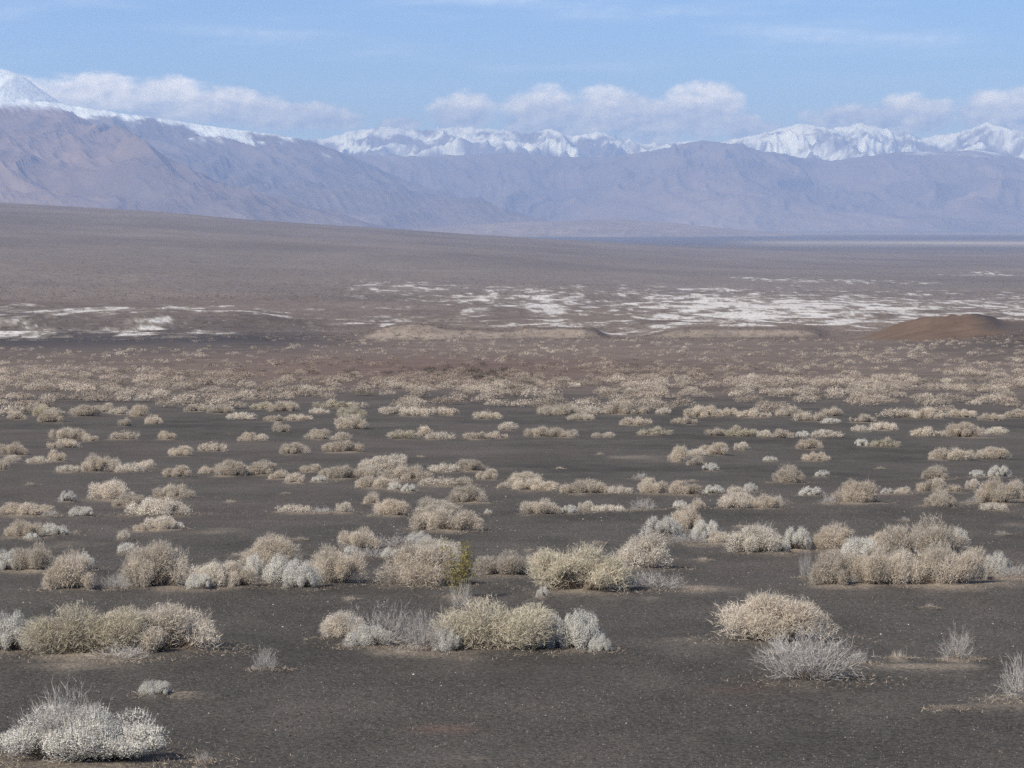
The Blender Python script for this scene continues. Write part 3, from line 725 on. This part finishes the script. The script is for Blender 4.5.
def mountains(name, crest, D, front, back, lam, amp, seed, rock, snowline, snowamp, label, nx=900, nt_=120, foot=-130, power=1.35, skew=0.0, jit=1.5, rock2=None, cenv=0.12, snoise=1.1):
    cp_ = np.array(crest, float)
    px = np.linspace(cp_[0, 0], cp_[-1, 0], nx)
    row = np.interp(px, cp_[:, 0], cp_[:, 1])
    ker = np.hanning(13); ker /= ker.sum()
    row = np.convolve(np.pad(row, 6, 'edge'), ker, 'valid')
    jr = jit * fbm(px / 22, px * 0 + seed, 5, seed, 0.6)
    t = np.linspace(-1, 0.45, nt_)
    PX, T = np.meshgrid(px, t)
    d = D + np.where(T < 0, T * front, T / 0.45 * back)
    x = (PX - 512) / F * D + (PX - 512) / F * (d - D) * 0.6; y = d
    x = x + skew * (-np.minimum(T, 0)) * front
    wx = x + 0.45 * lam * fbm(x / lam / 1.3, y / lam / 1.3, 3, seed + 40)
    wy = y + 0.45 * lam * fbm(x / lam / 1.3 + 9, y / lam / 1.3, 3, seed + 50)
    R = 0.72 * ridged(wx / lam, wy / (lam * 3.5), 6, seed, 0.55) + 0.28 * ridged(wx / (lam * 0.3), wy / (lam * 0.8), 4, seed + 5, 0.55)
    s = np.where(T < 0, (T + 1) ** power, np.clip(1 - (T / 0.45) ** 1.5, 0, 1))
    Hc = D * (HOR - row)[None] / F - foot
    z = foot + Hc * s + (R - 0.45) * 1.35 * amp * np.clip(4 * s * (1 - s) + cenv * s, 0, 1) * np.clip(Hc / Hc.max(), 0.12, 1)
    z = z - (jr * D / F)[None] * np.clip(s, 0, 1) ** 6
    ang = (z / y).max(0)
    want = (HOR - row) / F
    k = np.clip(want / np.where(np.abs(ang) < 1e-5, 1e-5, ang), 0.4, 2.2)
    k = np.where(want > 0.0005, k, 1.0)
    kw = np.hanning(31); kw /= kw.sum(); k = np.convolve(np.pad(k, 15, 'edge'), kw, 'valid')
    z = np.where(z > 0, z * k[None], z)
    rn = fbm(x / 500, y / 900, 4, seed + 60)
    c = 0.74 * np.array(rock)[None, None] * (1 + 0.22 * rn + 0.35 * (R - 0.45))[..., None]
    if rock2 is not None:
        m = sstep(0.0, 0.5, fbm(x / 1500, y / 2500, 3, seed + 66) + 0.1)[..., None]
        c = c * (1 - m) + 0.82 * np.array(rock2)[None, None] * m * (1 + 0.25 * rn)[..., None]
    pale = sstep(0.34, 0.04, s) * sstep(-0.15, 0.5, fbm(x / 900, y / 5000, 4, seed + 80) + 0.15)
    c = c * (1 - 0.6 * pale[..., None]) + 0.6 * np.array([0.29, 0.25, 0.22])[None, None] * pale[..., None]
    if snowline is not None:
        sl = np.interp(PX, [q[0] for q in snowline], [D * (HOR - q[1]) / F for q in snowline])
        sn = sstep(-0.5, 0.6, (z - sl) / snowamp + snoise * fbm((x + 0.5 * y) / (lam * 0.2), (y - 0.3 * x) / (lam * 0.3), 6, seed + 70, 0.65) + 0.8 * (R - 0.45))
        c = c * (1 - sn[..., None]) + np.array([0.74, 0.83, 0.95])[None, None] * sn[..., None]
    V = np.stack([x, y, z], -1).reshape(-1, 3)
    i = np.arange((nt_ - 1) * (nx - 1)); ri = i // (nx - 1); ci = i % (nx - 1)
    Fq = np.stack([ri * nx + ci, ri * nx + ci + 1, (ri + 1) * nx + ci + 1, (ri + 1) * nx + ci], 1)
    me = mesh_from(name, V, Fq, [mm], vcol=np.clip(c, 0.02, 0.92).reshape(-1, 3), smooth=True)
    return tag(link(name, me), label, 'mountains', kind='structure')

mountains('mountains', [(-260,88),(-80,96),(20,103),(60,108),(95,124),(130,143),(180,170),(230,197),(285,214),(330,226),(370,236)], 20500, 6000, 2500, 2000, 600, 3,
          (0.18, 0.15, 0.14), [(-260,98),(0,107),(100,112),(400,100)], 70, 'brown purple mountain spur falling to the right behind the fan', skew=0.25, rock2=(0.25, 0.19, 0.15), power=1.2)
mountains('mountains', [(-260,60),(-100,84),(0,98),(60,104),(110,112),(160,119),(220,128),(270,134),(300,139),(330,148),(350,156),(400,178),(440,196),(500,214),(560,230)], 25500, 7500, 3000, 2400, 800, 13,
          (0.185, 0.16, 0.155), [(-260,104),(0,112),(110,126),(220,141),(300,149),(360,149)], 80, 'long lavender mountain side with snow along its crest, left', skew=0.22, rock2=(0.235, 0.19, 0.165), power=1.25, jit=2.5, cenv=0.3, snoise=3.2)
mountains('mountains', [(-260,30),(-100,42),(-30,58),(0,69),(14,72),(28,79),(44,91),(66,106),(100,128),(180,165),(240,210)], 28500, 6000, 3000, 2600, 500, 23,
          (0.2, 0.19, 0.19), [(-260,150),(300,150)], 300, 'high white snow peak at the far left', power=1.1, nx=500, cenv=0.3, jit=1.8, snoise=1.6)
mountains('mountains', [(200,170),(300,160),(340,154),(420,157),(512,153),(560,157),(600,158),(640,153),(662,148),(692,142),(722,142),(760,151),(800,158),(832,161),(862,157),(900,152),(940,152),(975,150),(1000,154),(1024,160),(1100,158),(1280,165)],
          32000, 8500, 3000, 2600, 620, 33, (0.20, 0.165, 0.15), [(200,120),(640,133),(880,138),(930,152),(980,154),(1024,150),(1280,150)], 110,
          'broad brown purple mountain range across the middle distance', rock2=(0.23, 0.185, 0.16), power=1.2, cenv=0.3)
mountains('mountains', [(150,140),(250,142),(320,140),(335,136),(352,132),(385,127),(420,131),(455,127),(500,130),(530,134),(548,129),(572,137),(600,132),(625,140),(650,145),(690,141),(715,143),(740,138),(772,131),(800,124),(830,129),(860,124),(890,131),(920,138),(950,134),(985,124),(1010,131),(1040,134),(1280,125)],
          41000, 7500, 3000, 2000, 900, 43, (0.19, 0.17, 0.165), [(150,152),(350,148),(640,150),(1280,152)], 420, 'jagged snow covered mountain range on the horizon', power=1.1, jit=2.0, cenv=0.4, snoise=2.4, nx=1200)
mountains('hills', [(380,236),(450,226),(520,222),(570,221),(615,219),(660,222),(710,227),(760,231),(820,237)], 17000, 2500, 1500, 900, 45, 53,
          (0.30, 0.25, 0.21), None, 1, 'low pale hills on the valley floor below the mountains', nx=400, nt_=60, jit=0.6, power=1.0)

# ------------------------------------------------------------------ haze
def box(name, lo, hi):
    v = np.array([[x, y, z] for x in (lo[0], hi[0]) for y in (lo[1], hi[1]) for z in (lo[2], hi[2])], float)
    f = np.array([[0,1,3,2],[4,6,7,5],[0,4,5,1],[2,3,7,6],[0,2,6,4],[1,5,7,3]])
    return mesh_from(name, v, f)
HAZE_DENS = 5.1e-5
hz = link('haze', box('haze', (-53000, -53000, -240), (53000, 53000, 1960)))
mh = bpy.data.materials.new('haze_air'); mh.use_nodes = True
nt = mh.node_tree
for n in list(nt.nodes): nt.nodes.remove(n)
o_ = nt.nodes.new('ShaderNodeOutputMaterial'); pv = nt.nodes.new('ShaderNodeVolumePrincipled')
pv.inputs['Color'].default_value = (0.40, 0.575, 1.0, 1); pv.inputs['Absorption Color'].default_value = (0.35, 0.35, 0.35, 1); pv.inputs['Density'].default_value = HAZE_DENS; pv.inputs['Anisotropy'].default_value = 0.1
nt.links.new(pv.outputs[0], o_.inputs['Volume'])
hz.data.materials.append(mh)
try: mh.cycles.volume_sampling = 'DISTANCE'
except Exception: pass
tag(hz, 'thin bluish air haze over the whole valley', 'haze', kind='stuff')

# ------------------------------------------------------------------ light and sky
EL = math.radians(39); AZ = math.radians(-138)            # from the left and a little behind the camera; AZ from +Y towards +X
sd = Vector((math.sin(AZ) * math.cos(EL), math.cos(AZ) * math.cos(EL), math.sin(EL)))
sun = bpy.data.lights.new('sun', 'SUN'); sun.energy = 4.5; sun.angle = math.radians(0.53); sun.color = (1.0, 0.965, 0.92)
so = bpy.data.objects.new('sun', sun); C.objects.link(so); so.rotation_euler = (-sd).to_track_quat('-Z', 'Y').to_euler(); so.location = (0, 0, 3000)

w = bpy.data.worlds.new('World'); SC.world = w; w.use_nodes = True
nt = w.node_tree
for n in list(nt.nodes): nt.nodes.remove(n)
out = nt.nodes.new('ShaderNodeOutputWorld')
sky = nt.nodes.new('ShaderNodeTexSky'); sky.sky_type = 'NISHITA'; sky.sun_disc = False
sky.sun_elevation = EL; sky.sun_rotation = AZ; sky.altitude = 7000; sky.air_density = 1.0; sky.dust_density = 0.0; sky.ozone_density = 6.0
bg = nt.nodes.new('ShaderNodeBackground'); bg.inputs['Strength'].default_value = 0.11
tint = nt.nodes.new('ShaderNodeMix'); tint.data_type = 'RGBA'; tint.blend_type = 'MULTIPLY'; tint.inputs[0].default_value = 1.0
tint.inputs[7].default_value = (0.97, 1.02, 1.02, 1); nt.links.new(sky.outputs[0], tint.inputs[6]); nt.links.new(tint.outputs[2], bg.inputs['Color'])
# cumulus banks: real directions over the ranges
tc = nt.nodes.new('ShaderNodeTexCoord'); sx = nt.nodes.new('ShaderNodeSeparateXYZ'); nt.links.new(tc.outputs['Generated'], sx.inputs[0])
azn = math_node(nt, 'ARCTAN2', sx.outputs[0], sx.outputs[1])
eln = math_node(nt, 'ARCSINE', sx.outputs[2])
U = math_node(nt, 'MULTIPLY', azn, F); Vv = math_node(nt, 'MULTIPLY', eln, F)      # minutes of arc, roughly
cmb = nt.nodes.new('ShaderNodeCombineXYZ'); nt.links.new(U, cmb.inputs[0]); nt.links.new(Vv, cmb.inputs[1])
uv = cmb.outputs[0]
BL = [(-60,100,90,30),(40,98,80,26),(105,92,75,27),(165,98,75,27),(225,103,80,25),(290,113,85,18),(335,117,50,11),
      (462,108,46,24),(545,113,62,34),(610,112,66,34),(655,120,60,28),(702,110,56,34),(755,128,50,14),(740,125,40,18),
      (860,117,80,20),(912,113,62,24),(1000,112,70,30),(1030,100,50,26),(1110,110,80,30),(400,120,30,8)]
mask = None
for (p, r_, a, b) in BL:
    r_ += 4; b *= 1.12; a *= 1.0
    mp_ = nt.nodes.new('ShaderNodeMapping'); mp_.vector_type = 'POINT'
    mp_.inputs['Location'].default_value = (-(p - 512) / a, -(HOR - r_) / b, 0); mp_.inputs['Scale'].default_value = (1 / a, 1 / b, 1)
    nt.links.new(uv, mp_.inputs['Vector'])
    g = nt.nodes.new('ShaderNodeTexGradient'); g.gradient_type = 'SPHERICAL'; nt.links.new(mp_.outputs[0], g.inputs[0])
    mask = g.outputs['Fac'] if mask is None else math_node(nt, 'MAXIMUM', mask, g.outputs['Fac'])
def cnoise(off, scale, detail):
    mp_ = nt.nodes.new('ShaderNodeMapping'); mp_.inputs['Location'].default_value = (off[0], off[1], 3.7); mp_.inputs['Scale'].default_value = (1, 1.6, 1)
    nt.links.new(uv, mp_.inputs['Vector'])
    n = nt.nodes.new('ShaderNodeTexNoise'); n.inputs['Scale'].default_value = scale; n.inputs['Detail'].default_value = detail; n.inputs['Roughness'].default_value = 0.6
    nt.links.new(mp_.outputs[0], n.inputs['Vector'])
    return n.outputs['Fac']
na_ = cnoise((0, 0), 0.025, 9); nb_ = cnoise((7, -9), 0.025, 6)
dn = math_node(nt, 'ADD', mask, math_node(nt, 'MULTIPLY_ADD', na_, 1.1, -0.55))
def ss(v, a, b):
    m = nt.nodes.new('ShaderNodeMapRange'); m.interpolation_type = 'SMOOTHSTEP'
    m.inputs['From Min'].default_value = a; m.inputs['From Max'].default_value = b
    nt.links.new(v, m.inputs['Value']); return m.outputs['Result']
cov = math_node(nt, 'MULTIPLY', math_node(nt, 'MULTIPLY', ss(dn, 0.12, 0.5), ss(mask, 0.02, 0.2)), 0.92)
lit_ = math_node(nt, 'MULTIPLY_ADD', math_node(nt, 'SUBTRACT', na_, nb_), 2.2, 0.5)  # noise offset stands in for sunlight on the puffs, painted into their colour
mpc = nt.nodes.new('ShaderNodeMapping'); mpc.inputs['Scale'].default_value = (0.0035, 0.03, 1); mpc.inputs['Rotation'].default_value = (0, 0, 0.06)
nt.links.new(uv, mpc.inputs['Vector'])
ci = nt.nodes.new('ShaderNodeTexNoise'); ci.inputs['Scale'].default_value = 1.0; ci.inputs['Detail'].default_value = 5; nt.links.new(mpc.outputs[0], ci.inputs['Vector'])
cirrus = math_node(nt, 'MULTIPLY', math_node(nt, 'MULTIPLY', ss(ci.outputs['Fac'], 0.45, 0.8), ss(Vv, 110, 180)), 0.3)
cov = math_node(nt, 'MAXIMUM', cov, cirrus)
elg = ss(Vv, 98, 136)
lit2 = math_node(nt, 'MULTIPLY_ADD', elg, 0.55, math_node(nt, 'MULTIPLY_ADD', lit_, 0.8, -0.15))  # sunlit tops and shaded undersides painted into the cloud colour
cm = nt.nodes.new('ShaderNodeMix'); cm.data_type = 'RGBA'; cm.clamp_factor = True
cm.inputs[6].default_value = (0.17, 0.24, 0.44, 1); cm.inputs[7].default_value = (1.25, 1.34, 1.58, 1)
nt.links.new(lit2, cm.inputs[0])
bc = nt.nodes.new('ShaderNodeBackground'); nt.links.new(cm.outputs[2], bc.inputs['Color']); bc.inputs['Strength'].default_value = 1.0
mx = nt.nodes.new('ShaderNodeMixShader'); nt.links.new(cov, mx.inputs[0]); nt.links.new(bg.outputs[0], mx.inputs[1]); nt.links.new(bc.outputs[0], mx.inputs[2])
nt.links.new(mx.outputs[0], out.inputs['Surface'])

# ------------------------------------------------------------------ camera and render settings
cam = bpy.data.cameras.new('camera'); cam.sensor_width = 36; cam.lens = F / 1024 * 36; cam.clip_start = 0.1; cam.clip_end = 250000
co = bpy.data.objects.new('camera', cam); C.objects.link(co); co.rotation_euler = (math.pi / 2 - PITCH, 0, 0)
SC.camera = co
SC.render.engine = 'CYCLES'
SC.view_settings.view_transform = 'Standard'; SC.view_settings.look = 'None'; SC.view_settings.gamma = 1; SC.view_settings.exposure = 0.47
SC.view_settings.use_curve_mapping = False
cy = SC.cycles
cy.max_bounces = 5; cy.diffuse_bounces = 2; cy.glossy_bounces = 1; cy.transmission_bounces = 3; cy.volume_bounces = 1; cy.transparent_max_bounces = 4
cy.use_adaptive_sampling = False
cy.use_denoising = False
try:
    cy.denoiser = 'OPENIMAGEDENOISE'; cy.denoising_input_passes = 'RGB_ALBEDO_NORMAL'; cy.denoising_prefilter = 'ACCURATE'
except Exception: pass
cy.sample_clamp_indirect = 4
